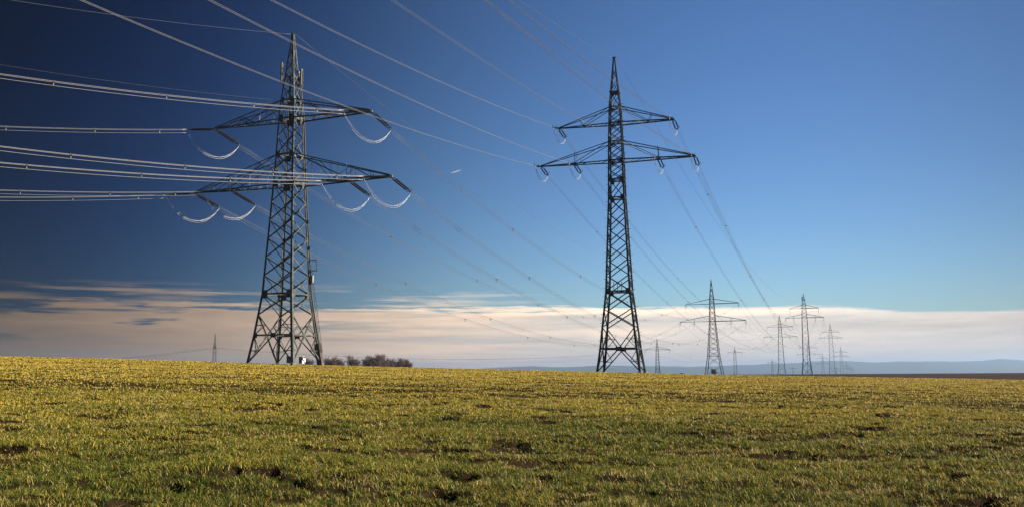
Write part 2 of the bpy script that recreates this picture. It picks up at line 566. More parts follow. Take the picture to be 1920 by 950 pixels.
def crossarm(prof, z, zt, hl, su, w, mids=(), deep=False, detail=True):
    """one side of a crossarm, in the pylon's own axes (arms along X)"""
    m = MB()
    a = levels_interp(prof, z); at = levels_interp(prof, zt)
    tip = Vector((su * hl, 0, z)); sep = .16
    Fp = [Vector((su * a, sv * a, z)) for sv in (-1, 1)]
    Tp = [Vector((su * hl, sv * sep, z)) for sv in (-1, 1)]
    Up = [Vector((su * at, sv * at, zt)) for sv in (-1, 1)]
    TpU = [t + Vector((-su * .25, 0, .18)) for t in Tp]
    for i in (0, 1):
        m.angle(Fp[i], Tp[i], w * 1.25, (0, 1 - 2 * i, 0))
        m.angle(Up[i], TpU[i], w * .9, (0, 1 - 2 * i, 0))
    m.bar(Tp[0], Tp[1], w * 1.6, w * 2.2)
    m.bar(TpU[0], Tp[0], w); m.bar(TpU[1], Tp[1], w)
    n = 7 if detail else 4
    for j in range(n):                                     # zigzag in the floor of the arm
        t0, t1 = j / n, (j + 1) / n
        p, q = Fp[j % 2].lerp(Tp[j % 2], t0), Fp[1 - j % 2].lerp(Tp[1 - j % 2], t1)
        m.angle(p, q, w * .6)
        if detail and j:
            m.angle(Fp[0].lerp(Tp[0], t0), Fp[1].lerp(Tp[1], t0), w * .55)
    if deep:                                               # side trusses
        nn = 5
        for i in (0, 1):
            for j in range(nn):
                t0, t1 = j / nn, (j + 1) / nn
                lo0, lo1 = Fp[i].lerp(Tp[i], t0), Fp[i].lerp(Tp[i], t1)
                hi0, hi1 = Up[i].lerp(TpU[i], t0), Up[i].lerp(TpU[i], t1)
                if j < nn - 1: m.angle(lo1, hi1, w * .5)
                m.angle(lo1 if j % 2 else lo0, hi0 if j % 2 else hi1, w * .5)
    for md in mids:                                        # hanger frame where an inner conductor is carried
        t = (md - a) / (hl - a)
        b0, b1 = Fp[0].lerp(Tp[0], t), Fp[1].lerp(Tp[1], t)
        m.bar(b0, b1, w * 1.8, w * 2.0)
        for i, b in ((0, b0), (1, b1)):
            tu = (md - at) / (hl - at)
            pu = Up[i].lerp(TpU[i], tu)
            m.angle(b, pu + Vector((0, 0, .25)), w * .6)
            if detail: m.angle(Up[i], b + Vector((0, 0, .05)), w * .6)
    if detail and not mids:
        for i in (0, 1):
            b = Fp[i].lerp(Tp[i], .52); m.angle(Up[i], b + Vector((0, 0, .05)), w * .6)
            m.angle(b, Up[i].lerp(TpU[i], .62), w * .6)
    return m


def insulator(m, p, q, r, ribs=9):
    rad = [(0, r * .35), (.08, r * .35)]
    for i in range(ribs):
        t = .1 + .8 * i / ribs
        rad += [(t, r), (t + .8 / ribs * .45, r), (t + .8 / ribs * .5, r * .62), (t + .8 / ribs * .95, r * .62)]
    rad += [(.92, r * .35), (1, r * .35)]
    m.rings(p, q, rad, 7)


def tension_set(parent, inv, P, t, length, r, mat_y):
    """double insulator string that holds a conductor under tension; returns the far end (world)"""
    t = t.normalized()
    side = t.cross(Vector((0, 0, 1))).normalized()
    rot = inv
    end = P + t * length
    ms, my = MB(), MB()
    for s in (-1, 1):
        p, q = P + side * s * .21 + t * .35, P + side * s * .21 + t * (length - .55)
        insulator(ms, rot @ p, rot @ q, r)
    my.bar(rot @ (P + t * .30 - side * .3), rot @ (P + t * .30 + side * .3), .10, .06)
    my.bar(rot @ P, rot @ (P + t * .34), .07)
    o = ms.build('insulator_string', M['porcelain'], parent)
    my.build('yoke', mat_y, o); my = MB()
    my.bar(rot @ (P + t * (length - .5) - side * .34), rot @ (P + t * (length - .5) + side * .34), .14, .07)
    my.bar(rot @ (P + t * (length - .5)), rot @ end, .12)
    up = side.cross(t)
    for s in (-1, 1):
        c = P + t * (length - .55) + side * s * .34
        my.bar(rot @ c, rot @ (c + up * .42 * (1 if s > 0 else .6)), .05)
    my.build('yoke', mat_y, o)
    return end


def jumper(parent, inv, A, B, drop, r, offs, mat, skew=.5):
    """slack loop of conductor that passes under the arm"""
    m = MB()
    for off in offs:
        pts = []
        for i in range(25):
            t = i / 24
            p = A.lerp(B, t)
            p = p - Vector((0, 0, drop)) * (1 - abs(2 * t - 1) ** 2.3)
            p = p + Vector(off) * min(1, 4 * t, 4 * (1 - t))
            pts.append(inv @ p)
        m.tube(pts, r, 5)
    return m.build('jumper_loop', mat, parent, True)


def parab(P, Q, sag, n=48):
    return [P.lerp(Q, i / n) - Vector((0, 0, 4 * sag * (i / n) * (1 - i / n))) for i in range(n + 1)]


def wire_dirn(P, phi, a, b, L, n=48):
    d = Vector((math.sin(phi), math.cos(phi), 0))
    return [P + d * s + Vector((0, 0, a * s + b * s * s)) for s in (L * (i / n) ** 1.4 for i in range(n + 1))]


CABLE_GROUP = {}


def conductor(pts, offs, r, mat, label, group, spacers=0, sp_from=.12, name='power_line', smat=None):
    root = empty(name, pts[0])
    tag(root, label, 'power line', group)
    base = pts[0]
    d = (pts[-1] - pts[0]); d.z = 0; d.normalize()
    side = Vector((d.y, -d.x, 0))
    for ox, oz in offs:
        m = MB()
        m.tube([p - base + side * ox + Vector((0, 0, oz)) for p in pts], r, 5)
        m.build('wire', mat, root, True)
    if spacers and len(offs) > 1:
        cx = sum(o[0] for o in offs) / len(offs); cz = sum(o[1] for o in offs) / len(offs)
        N = len(pts) - 1
        for i in range(spacers):
            t = sp_from + (1 - sp_from) * (i + .3) / spacers * .95
            k = t * N; j = min(int(k), N - 1)
            p = pts[j].lerp(pts[j + 1], k - j) - base
            c = p + side * cx + Vector((0, 0, cz))
            m = MB()
            for ox, oz in offs:
                q = p + side * ox + Vector((0, 0, oz))
                m.bar(c, q, .07, .07); m.bar(q - d * .12, q + d * .12, .10, .10)
            m.build('spacer', smat or M['wire_dark'], root)
    return root


TRI = [(-.2, .0), (.2, .0), (0.0, -.46)]
PAIR = [(-.2, 0), (.2, 0)]


def make_big(name, label, P0, yaw, H, prof, levels, panels, beams, gus, legw, brw, arms, steel, group):
    """detailed near pylon. arms = [(z, ztop, half length, inner)]"""
    root = empty(name, P0, yaw)
    tag(root, label, 'pylon', group)
    for mb in legs_meshes(prof, legw[0], legw[1], levels):
        mb.build('leg', steel, root)
    br = MB()
    for kind, z0, z1, f in panels: face_brace(br, prof, kind, z0, z1, brw * f)
    br.build('bracing', steel, root)
    for z, f in beams:
        bm = MB(); face_brace(bm, prof, 'H', z, z, brw * f)
        if f > 1.05: face_brace(bm, prof, 'H2', z, z, brw * .7)
        for zg, s in gus:
            if zg == z: gussets(bm, prof, z, s)
        bm.build('horizontal_frame', steel, root)
    for z, zt, hl, inner, deep in arms:
        for su in (-1, 1):
            crossarm(prof, z, zt, hl, su, brw * .95, [inner] if inner else [], deep).build('crossarm', steel, root)
    pk = MB()
    pk.box((0, 0, H - .12), .34, .34, .3)
    pk.bar((-.3, 0, H + .02), (.35, 0, H + .02), .09)
    pk.build('peak_cap', steel, root)
    for su, sv in CORN:
        ft = MB(); a = prof[0][1]
        ft.rings((su * a, sv * a, -.7), (su * a, sv * a, .02), [(0, .36), (.95, .34), (1, .28)], 10)
        ft.build('footing', M['concrete'], root)
    return root


# -------- the left pylon -----------------------------------------------------------------
HA = 45.0
pA = Vector((-29.953, 116.403, 2.664)); yA = -0.323
profA = [(0, 3.40), (3.6, 2.86), (9.0, 2.22), (23.8, 1.48), (27.8, 1.31), (32.8, 1.15), (35.4, 1.0), (38.7, .66), (HA, .10)]
body = np.linspace(9.0, 23.8, 7)
panelsA = [('A', 0, 3.6, 1.15), ('V', 3.6, 6.3, 1.0), ('X', 6.3, 9.0, 1.0)]
panelsA += [('X', float(a), float(b), .95) for a, b in zip(body[:-1], body[1:])]
panelsA += [('X', 23.8, 25.8, .85), ('X', 25.8, 27.8, .85), ('X', 27.8, 30.3, .85), ('X', 30.3, 32.8, .85), ('X', 32.8, 35.4, .8),
            ('X', 35.4, 37.4, .65), ('X', 37.4, 39.4, .6), ('X', 39.4, 41.2, .5), ('X', 41.2, 43.0, .45)]
beamsA = [(3.6, 1.2), (9.0, 1.2), (23.8, 1.2), (27.8, 1.2), (32.8, 1.2), (35.4, 1.1), (38.7, .9)]
gusA = [(9.0, .85), (27.8, .66), (23.8, .75), (32.8, .75), (35.4, .55), (3.6, .5)]
armsA = [(32.78, 35.4, 12.22, None, True), (23.80, 27.8, 15.26, 9.15, True)]
A = make_big('transmission_pylon', 'tall grey lattice pylon at left with antennas near its peak and looped cables',
             pA, yA, HA, profA, [0, 3.6, 9, 23.8, 27.8, 32.8, 35.4, 38.7, HA - .1], panelsA, beamsA, gusA, (.34, .15), .145, armsA, M['steel'],
             'large pylons standing on the crest of the field')
bpy.context.view_layer.update()
mwA = Matrix.Translation(pA) @ Matrix.Rotation(yA, 4, 'Z'); ivA = mwA.inverted()
# cable run, ladder, shroud and antennas on the rear right leg
m = MB()
zs = [2.4, 9, 23.8, 32.8, 39.0]
for z0, z1 in zip(zs[:-1], zs[1:]):
    c0, c1 = corner(profA, z0, 1, 1), corner(profA, z1, 1, 1)
    for k_ in range(3):
        o_ = Vector((.16 - .13 * k_, .1 + .08 * k_, 0))
        m.tube([c0 + o_, c1 + o_], .085, 6)
m.build('cable_run', M['rubber'], A)
m = MB()
for s_ in (-.2, .2):
    m.bar(corner(profA, 1.5, 1, 1) + Vector((.42, s_, 0)), corner(profA, 13.0, 1, 1) + Vector((.30, s_, 0)), .05)
for i_ in range(30):
    t_ = i_ / 29
    c_ = (corner(profA, 1.5, 1, 1) + Vector((.42, 0, 0))).lerp(corner(profA, 13.0, 1, 1) + Vector((.30, 0, 0)), t_)
    m.bar(c_ + Vector((0, -.2, 0)), c_ + Vector((0, .2, 0)), .035)
m.build('ladder', M['steel_dark'], A)
m = MB()
c0, c1 = corner(profA, -.3, 1, 1), corner(profA, 2.6, 1, 1)
m.bar(c0 + Vector((-.05, 0, 0)), c1 + Vector((-.02, 0, 0)), .75, .6, (0, 1, 0))
m.build('cable_shroud', M['shroud'], A)
for (x_, y_, z_), h_ in (((-1.55, -.2, 39.6), 2.9), ((1.05, .6, 38.9), 2.3), ((.2, 1.3, 38.9), 2.3)):
    m = MB()
    m.box((x_, y_, z_), .26, .2, h_); m.box((x_, y_ - .11, z_), .2, .05, h_ * .96)
    pn = m.build('antenna_panel', M['antenna'], A)
    m = MB()
    m.tube([(x_ + .22, y_ + .05, z_ - h_ / 2 - .35), (x_ + .22, y_ + .05, z_ + h_ / 2 - .2)], .06, 6)
    m.bar((x_ + .2, y_ + .05, z_ - h_ * .3), (0, 0, z_ - h_ * .3), .07); m.bar((x_ + .2, y_ + .05, z_ - h_ / 2 - .2), (0, 0, z_ - h_ / 2 - .35), .09)
    m.build('mount', M['steel_dark'], pn)
m = MB()
q0 = corner(profA, 12.3, 1, 1); q1 = corner(profA, 13.7, 1, 1)
for a_, b_ in ((q0, q0 + Vector((1.25, 0, 0))), (q1, q1 + Vector((1.15, 0, 0))), (q0 + Vector((1.2, 0, -.1)), q1 + Vector((1.2, 0, .1)))):
    m.bar(a_, b_, .10)
m.build('side_bracket', M['steel_dark'], A)
m = MB(); m.box(corner(profA, 11.2, 1, 1) + Vector((.42, 0, 0)), .34, .3, .95)
m.build('radio_box', M['cab_door'], A)
for x_ in (-.9, .9):
    m = MB(); m.bar((x_, -2.2, 9.1), (x_, -2.2, 10.1), .05); m.build('handrail_post', M['steel_dark'], A)

# conductors of the left line
PHI_IN_A, B_IN_A = R(-120.2), .0012
A_IN = {'u-1': -.150, 'u1': -.095, 'l-1': -.141, 'l1': -.082, 'i-1': -.125, 'i1': -.098}
PHI_OUT = R(22.0)
ends_in, ends_out = {}, {}
for key, loc in (('u-1', (-12.22, 0, 32.70)), ('u1', (12.22, 0, 32.70)), ('l-1', (-15.26, 0, 23.7)), ('l1', (15.26, 0, 23.7)),
                 ('i-1', (-9.15, 0, 23.65)), ('i1', (9.15, 0, 23.65))):
    P = mwA @ Vector(loc)
    d = Vector((math.sin(PHI_IN_A), math.cos(PHI_IN_A), A_IN[key]))
    ei = tension_set(A, ivA, P, d, 3.9, .125, M['steel_dark'])
    d2 = Vector((math.sin(PHI_OUT), math.cos(PHI_OUT), -.21))
    eo = tension_set(A, ivA, P, d2, 5.3, .125, M['steel_dark'])
    ends_in[key], ends_out[key] = ei, eo
    jumper(A, ivA, ei + Vector((0, 0, -.1)), eo + Vector((0, 0, -.1)), 2.7, .014, [(-.16, 0, .1), (.16, 0, .1), (0, 0, -.14)], M['alu'])

ARMNAME = {'u-1': 'left end of upper arm', 'u1': 'right end of upper arm', 'l-1': 'left end of lower arm', 'l1': 'right end of lower arm',
           'i-1': 'inner left point of lower arm', 'i1': 'inner right point of lower arm'}
for key in ends_in:
    conductor(wire_dirn(ends_in[key], PHI_IN_A, A_IN[key] + 2 * B_IN_A * 3.9, B_IN_A, 150), TRI, .027 if key in ('u1', 'l1', 'i1') else .017, M['alu'],
              'bright bundled line leaving leftward from ' + ARMNAME[key] + ', antenna pylon', 'bundled lines arriving at the left pylon', 10, .04)
top = mwA @ Vector((-.3, 0, HA + .02))
conductor(wire_dirn(top, PHI_IN_A, -.105, B_IN_A, 150), [(0, 0)], .024, M['wire_dull'], 'thin earth wire running off left from the peak of the antenna pylon', 'thin wires arriving at the left pylon', name='earth_wire')
fb = mwA @ Vector((-1.0, 0, 35.6))
conductor(wire_dirn(fb, PHI_IN_A, -.06, B_IN_A, 150), [(0, 0)], .014, M['wire_dull'], 'faint fibre cable running off left from just above upper arm, antenna pylon', 'thin wires arriving at the left pylon', name='fibre_cable')

# -------- the cabinets beside it ---------------------------------------------------------
def cabinet(px, py, depth, w, d, h, rz, label):
    p = pix(px, py, depth)
    zg = float(ground_z(p.x, p.y))
    root = empty('equipment_cabinet', (p.x, p.y, zg), rz)
    tag(root, label, 'cabinet', 'equipment cabinets at the foot of the left pylon')
    m = MB(); m.box((0, 0, h / 2 + .08), w, d, h - .16); m.build('housing', M['cab'], root)
    m = MB()
    m.box((0, -d / 2 - .012, h / 2 + .05), w * .94, .03, h * .8)
    for i in range(7): m.box((0, -d / 2 - .035, h * .3 + i * .07), w * .5, .02, .03)
    dr = m.build('door', M['cab_door'], root)
    m = MB(); m.bar((w * .38, -d / 2 - .06, h * .5), (w * .38, -d / 2 - .06, h * .62), .03); m.build('handle', M['steel_dark'], dr)
    m = MB(); m.box((0, 0, h + .04), w + .12, d + .12, .08); m.build('lid', M['cab'], root)
    m = MB(); m.box((0, 0, -.1), w + .1, d + .1, .22); m.build('plinth', M['cab_door'], root)


cabinet(545, 681, 118.5, .85, .75, 1.0, R(-14), 'squat cabinet with shade-darkened door and pale side between legs of the antenna pylon')
cabinet(566.5, 681, 118.0, .62, .6, .95, R(-30), 'white-sided cabinet just right of the middle, between antenna pylon legs and dark shroud')

# -------- the second pylon ---------------------------------------------------------------
HB = 46.0
pB = Vector((15.311, 125.275, 1.171)); yB = -0.262
profB = [(0, 3.02), (3.2, 2.58), (11.3, 1.72), (24.8, 1.14), (30.3, 1.04), (33.1, .98), (35.9, .88), (38.3, .80), (40.5, .60), (HB, .10)]
bodyB = np.linspace(11.3, 24.8, 7)
panelsB = [('A', 0, 3.2, 1.15), ('V', 3.2, 6.2, 1.0), ('X', 6.2, 8.8, 1.0), ('X', 8.8, 11.3, 1.0)]
panelsB += [('X', float(a), float(b), .95) for a, b in zip(bodyB[:-1], bodyB[1:])]
panelsB += [('X', 24.8, 27.5, .9), ('X', 27.5, 28.9, .8), ('X', 28.9, 30.3, .8), ('X', 30.3, 31.7, .8), ('X', 31.7, 33.1, .8), ('X', 33.1, 34.5, .8), ('X', 34.5, 35.9, .8),
            ('X', 35.9, 37.1, .7), ('X', 37.1, 38.3, .7), ('X', 38.3, 40.5, .65), ('X', 40.5, 42.4, .55), ('X', 42.4, 44.2, .5)]
beamsB = [(3.2, 1.6), (11.3, 1.2), (24.8, 1.1), (27.5, 1.1), (30.3, 1.2), (33.1, 1.1), (35.9, 1.2), (38.3, 1.1), (40.5, 1.1)]
gusB = [(11.3, .68), (24.8, .60), (27.5, .60), (30.3, .52), (33.1, .42), (35.9, .42), (38.3, .38), (40.5, .36)]
armsB = [(35.89, 38.3, 8.38, None, False), (30.30, 33.1, 11.2, 6.13, False)]
B = make_big('transmission_pylon', 'tall dark lattice pylon just right of centre, two arms, small platform below its tip',
             pB, yB, HB, profB, [0, 3.2, 11.3, 24.8, 30.3, 33.1, 35.9, 38.3, 40.5, HB - .1], panelsB, beamsB, gusB, (.30, .15), .135, armsB, M['steel_dark'],
             'large pylons standing on the crest of the field')
m = MB(); m.box((0, 0, 40.65), 1.5, 1.5, .10); m.build('platform', M['steel_dark'], B)
for x_ in (-.55, 0, .55):
    m = MB(); m.bar((x_, -1.75, 11.35), (x_, -1.75, 12.6), .06); m.build('handrail_post', M['steel_dark'], B)
for su, sv in ((-1, -1), (1, 1)):
    m = MB()
    for i_ in range(60):
        c_ = corner(profB, 2.5 + i_ * .62, su, sv)
        m.bar(c_, c_ + Vector((su * .34, 0, 0)) if i_ % 2 else c_ + Vector((su * .05, sv * .34, 0)), .045)
    m.build('climbing_pegs', M['steel_dark'], B)
mwB = Matrix.Translation(pB) @ Matrix.Rotation(yB, 4, 'Z'); ivB = mwB.inverted()
PHI_IN_B, B_IN_B = R(-155.0), .0007
B_IN = {'l-1': -.117, 'i-1': -.096, 'u-1': -.121, 'i1': -.099, 'l1': -.085, 'u1': -.105}
PHI_OUT_B = R(21.5)
inB, outB = {}, {}
for key, loc in (('u-1', (-8.38, 0, 35.8)), ('u1', (8.38, 0, 35.8)), ('l-1', (-11.2, 0, 30.2)), ('l1', (11.2, 0, 30.2)),
                 ('i-1', (-6.13, 0, 30.2)), ('i1', (6.13, 0, 30.2))):
    P = mwB @ Vector(loc)
    ei = tension_set(B, ivB, P, Vector((math.sin(PHI_IN_B), math.cos(PHI_IN_B), B_IN[key])), 2.4, .07, M['steel_dark'])
    eo = tension_set(B, ivB, P, Vector((math.sin(PHI_OUT_B), math.cos(PHI_OUT_B), -.26)), 3.0, .10, M['steel_dark'])
    inB[key], outB[key] = ei, eo
    jumper(B, ivB, ei, eo, 1.5, .022, [(-.12, 0, 0), (.12, 0, 0)], M['alu'])
for key in inB:
    conductor(wire_dirn(inB[key], PHI_IN_B, B_IN[key] + 2 * B_IN_B * 2.4, B_IN_B, 150), [(-.10, 0), (.10, 0)], .0135 if key in ('l-1', 'i-1', 'u-1', 'i1') else .02, M['line_alu'] if key in ('l-1', 'i-1', 'u-1') else M['wire_dull'] if key == 'i1' else M['wire_dark'],  # lit and unlit looks of one line put into three wire colours
              'line from top of frame to ' + ARMNAME[key] + ', dark central pylon', 'lines arriving at the dark central pylon', 0)
conductor(wire_dirn(mwB @ Vector((-.3, 0, HB)), PHI_IN_B, -.145, B_IN_B, 150), [(0, 0)], .013, M['wire_dull'], 'thin pale earth wire sloping down to the peak of the dark central pylon', 'thin wires arriving at the dark central pylon', name='earth_wire')
conductor(wire_dirn(mwB @ Vector((0, 0, 40.7)), PHI_IN_B, -.085, B_IN_B, 150), [(0, 0)], .022, M['wire_dark'], 'dark fibre cable sloping down to the small platform of the dark central pylon', 'thin wires arriving at the dark central pylon', name='fibre_cable')

# -------- the smaller pylons beyond ------------------------------------------------------
def far_pylon(depth, xpx, top, arms, yaw, label, group, susp=True, kbase=.075, steel='steel_far', mem=.14, extra=None, foot=None):
    """arms = [(y of arm, y of upper tie, width in px, inner?)]; everything measured at its own distance"""
    pt = pix(xpx, top, depth)
    x, y = pt.x, pt.y
    zb = float(ground_z(x, y, False)) - .2 if foot is None else foot
    H = pt.z - zb
    root = empty('transmission_pylon', (x, y, zb), yaw)
    tag(root, label, 'pylon', group)
    def hz(Y): return pix(xpx, Y, depth).z - zb
    za = [(hz(a), hz(b), w / 2 / F_PX * depth, i) for a, b, w, i in arms]
    zl = min(z for z, *_ in za)
    a0 = H * kbase; wl = H * .027
    prof = [(0, a0), (H * .2, a0 * .66), (zl, wl * 1.1), (za[0][1], wl * .8), (H, .08)]
    for mb in legs_meshes(prof, mem * 1.5, mem * .9, [0, H * .2, zl, za[0][1], H]):
        mb.build('leg', M[steel], root)
    br = MB()
    lv = list(np.linspace(0, H * .2, 3)) + list(np.linspace(H * .2, zl, 8))[1:] + list(np.linspace(zl, H * .97, 8))[1:]
    for j, (z0, z1) in enumerate(zip(lv[:-1], lv[1:])):
        face_brace(br, prof, 'X' if not (susp and 2 <= j < 9) else ('Z' if j % 2 else 'Z'), z0, z1, mem * .62)
    for z in (H * .2, zl, za[0][0], za[0][1]):
        face_brace(br, prof, 'H', z, z, mem * .7)
    br.build('bracing', M[steel], root)
    pts = {}
    mw = Matrix.Translation((x, y, zb)) @ Matrix.Rotation(yaw, 4, 'Z')
    for n_, (z, zt, hl, inner) in enumerate(za):
        for su in (-1, 1):
            mids = [hl * .56] if inner else []
            crossarm(prof, z, zt, hl, su, mem * .8, mids, False, False).build('crossarm', M[steel], root)
            for off in [hl] + mids:
                m = MB()
                L = 2.6 if susp else 1.6
                insulator(m, (su * off, 0, z - .15), (su * off, 0, z - L), .11, 5)
                m.build('insulator_string', M['porcelain'], root)
                if not susp:
                    mj = MB()
                    mj.tube([(su * off, 1.8 * math.cos(q), z - .6 - 3.2 * math.sin(q)) for q in np.linspace(0, math.pi, 13)], .04, 4)
                    mj.build('jumper_loop', M['wire_dull'], root)
                pts[('u' if n_ == 0 and len(za) > 1 else 'l' if off == hl else 'i') + str(su)] = mw @ Vector((su * off, 0, z - (L if susp else .4)))
    if extra: extra(root, H, prof)
    pts['top'] = mw @ Vector((0, 0, H))
    return root, pts


YL = R(-22)
G1 = 'smaller pylons lined up into the distance'
def plat(root, H, prof):
    m = MB(); m.box((0, 0, H * .925), 2.6, 2.0, .25); m.bar((-.9, 0, H * .93), (-.9, 0, H * .96), .3); m.build('platform', M['steel_far'], root)


C, cP = far_pylon(414, 1333, 523.7, [(569, 560, 98, False), (601.8, 591, 121.6, True)], YL, 'mid-distance two-armed pylon next right of the dark central pylon, cable loops under its arms', G1, False, .087, 'steel_dark', .19)
D, dP = far_pylon(540, 1506, 549.6, [(577.6, 571, 51, False), (595, 588.5, 68, True)], YL, 'slim tall pylon with a small platform near its tip, tallest of the distant right-hand cluster', G1, True, .062, 'steel_dark', .20, plat)
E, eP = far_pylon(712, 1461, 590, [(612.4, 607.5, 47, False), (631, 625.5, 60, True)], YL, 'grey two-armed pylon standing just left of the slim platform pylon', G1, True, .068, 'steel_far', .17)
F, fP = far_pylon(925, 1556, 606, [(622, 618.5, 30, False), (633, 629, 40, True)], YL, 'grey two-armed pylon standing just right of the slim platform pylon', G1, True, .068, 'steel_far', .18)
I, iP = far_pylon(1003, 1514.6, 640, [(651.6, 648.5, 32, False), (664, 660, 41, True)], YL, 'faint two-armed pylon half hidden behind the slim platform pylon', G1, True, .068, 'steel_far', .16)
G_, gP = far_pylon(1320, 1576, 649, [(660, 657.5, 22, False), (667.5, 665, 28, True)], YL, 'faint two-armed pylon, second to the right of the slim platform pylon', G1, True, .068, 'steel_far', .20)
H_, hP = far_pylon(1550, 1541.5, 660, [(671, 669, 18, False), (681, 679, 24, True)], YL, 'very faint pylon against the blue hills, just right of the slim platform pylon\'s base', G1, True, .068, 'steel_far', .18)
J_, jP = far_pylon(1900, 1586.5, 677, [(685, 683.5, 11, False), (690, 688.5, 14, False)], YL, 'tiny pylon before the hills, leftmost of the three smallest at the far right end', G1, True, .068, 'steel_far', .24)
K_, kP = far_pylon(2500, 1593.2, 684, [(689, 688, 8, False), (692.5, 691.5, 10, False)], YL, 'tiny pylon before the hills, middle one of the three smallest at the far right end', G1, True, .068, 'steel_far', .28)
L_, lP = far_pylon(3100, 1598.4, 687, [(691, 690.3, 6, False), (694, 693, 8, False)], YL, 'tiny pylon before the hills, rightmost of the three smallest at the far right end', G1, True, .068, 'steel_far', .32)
M2, mP = far_pylon(2200, 1568, 685.5, [(690, 689, 9, False), (694, 693, 11, False)], YL, 'barely visible tiny pylon between the two grey pylons right of the platform pylon', G1, True, .068, 'steel_far', .24)
G2 = 'single-armed pylons of the low crossing line'
P_, pP = far_pylon(640, 1231.5, 633.8, [(654.8, 650, 46, False)], R(-4), 'small single-armed pylon standing just right of the dark central pylon', G2, False, .075, 'steel_dark', .20)
Q_, qP = far_pylon(950, 1377.2, 651, [(660.2, 658, 25, False)], R(-20), 'small faint single-armed pylon right of the mid-distance pylon with cable loops', G2, True, .07, 'steel_far', .17)
O_, oP = far_pylon(1900, 1486.5, 685.5, [(690.3, 689, 13.6, False)], R(-16), 'tiny single-armed pylon between the two pylons near the slim platform pylon', G2, True, .07, 'steel_far', .24)
N_, nP = far_pylon(1400, 1447.6, 673, [(679.3, 677.5, 19, False)], R(-20), 'tiny single-armed pylon just left of the grey pylon beside the slim platform pylon', G2, True, .07, 'steel_dark', .20)
R_, rP = far_pylon(500, 403.5, 625, [(650, 645, 62, False)], R(-73), 'small single-armed pylon seen end-on, left of the antenna pylon', G2, False, .062, 'steel_dark', .17)

# spans between them
GL = 'lines running on into the distance'
for key in ends_out:
    conductor(parab(ends_out[key], cP[key], 15.0, 60), TRI, .020, M['wire_dull'], 'sagging bundled line from ' + ARMNAME[key] + ', antenna pylon, going right', 'bundled lines leaving the left pylon', 7, .1)
conductor(parab(mwA @ Vector((.3, 0, HA)), cP['top'], 12, 60), [(0, 0)], .014, M['wire_dull'], 'faint earth wire from the peak of the antenna pylon away to the right', 'thin wires leaving the left pylon', name='earth_wire')
for key in outB:
    conductor(parab(outB[key], dP[key], 21, 60), [(-.14, 0), (.14, 0)], .018, M['wire_dark'], 'sagging line from ' + ARMNAME[key] + ', dark central pylon, going right', 'lines leaving the dark central pylon', 7, .02)
conductor(parab(mwB @ Vector((.3, 0, HB)), dP['top'], 15, 60), [(0, 0)], .018, M['wire_dark'], 'thin earth wire from the peak of the dark central pylon away to the right', 'thin wires leaving the dark central pylon', name='earth_wire')


def far_span(p, q, sag, r, mat, label, name='power_line'):
    m = MB(); m.tube([v - p for v in parab(p, q, sag, 40)], r, 4)
    o = m.build(name, mat, None, True); o.location = p
    tag(o, label, 'power line', GL)


for key in ('u-1', 'u1', 'l-1', 'l1', 'i-1', 'i1'):
    far_span(cP[key], eP[key], 12, .040, M['wire_dark'], 'fine line from ' + ARMNAME[key] + ', loop-hung distant pylon, to the next')
    far_span(dP[key], fP[key], 15, .034, M['wire_dull'], 'fine line from ' + ARMNAME[key] + ', slim platform pylon, to the next')
    far_span(eP[key], iP[key], 11, .034, M['wire_dull'], 'fine line from ' + ARMNAME[key] + ', grey pylon left of platform pylon')
for su, nm in ((-1, 'left'), (1, 'right')):
    k_ = 'l%d' % su
    far_span(pP[k_], qP[k_], 8, .040, M['wire_dark'], 'fine sagging line from the %s arm of the small pylon beside the central pylon' % nm)
    other = 'l-1' if su > 0 else 'l1'
    far_span(rP[other], pP[k_], 6.5, .05 if su > 0 else .035, M['wire_dark'], 'low %s line across the horizon between the two small single-armed pylons' % ('nearer' if su < 0 else 'farther'))
    d_ = rP[other] + Vector((-260, -30 + 4 * su, 1.0))
    far_span(rP[other], d_, 9.5, .045, M['wire_dark'], 'low %s line running off left from the small end-on pylon' % ('nearer' if su < 0 else 'farther'))


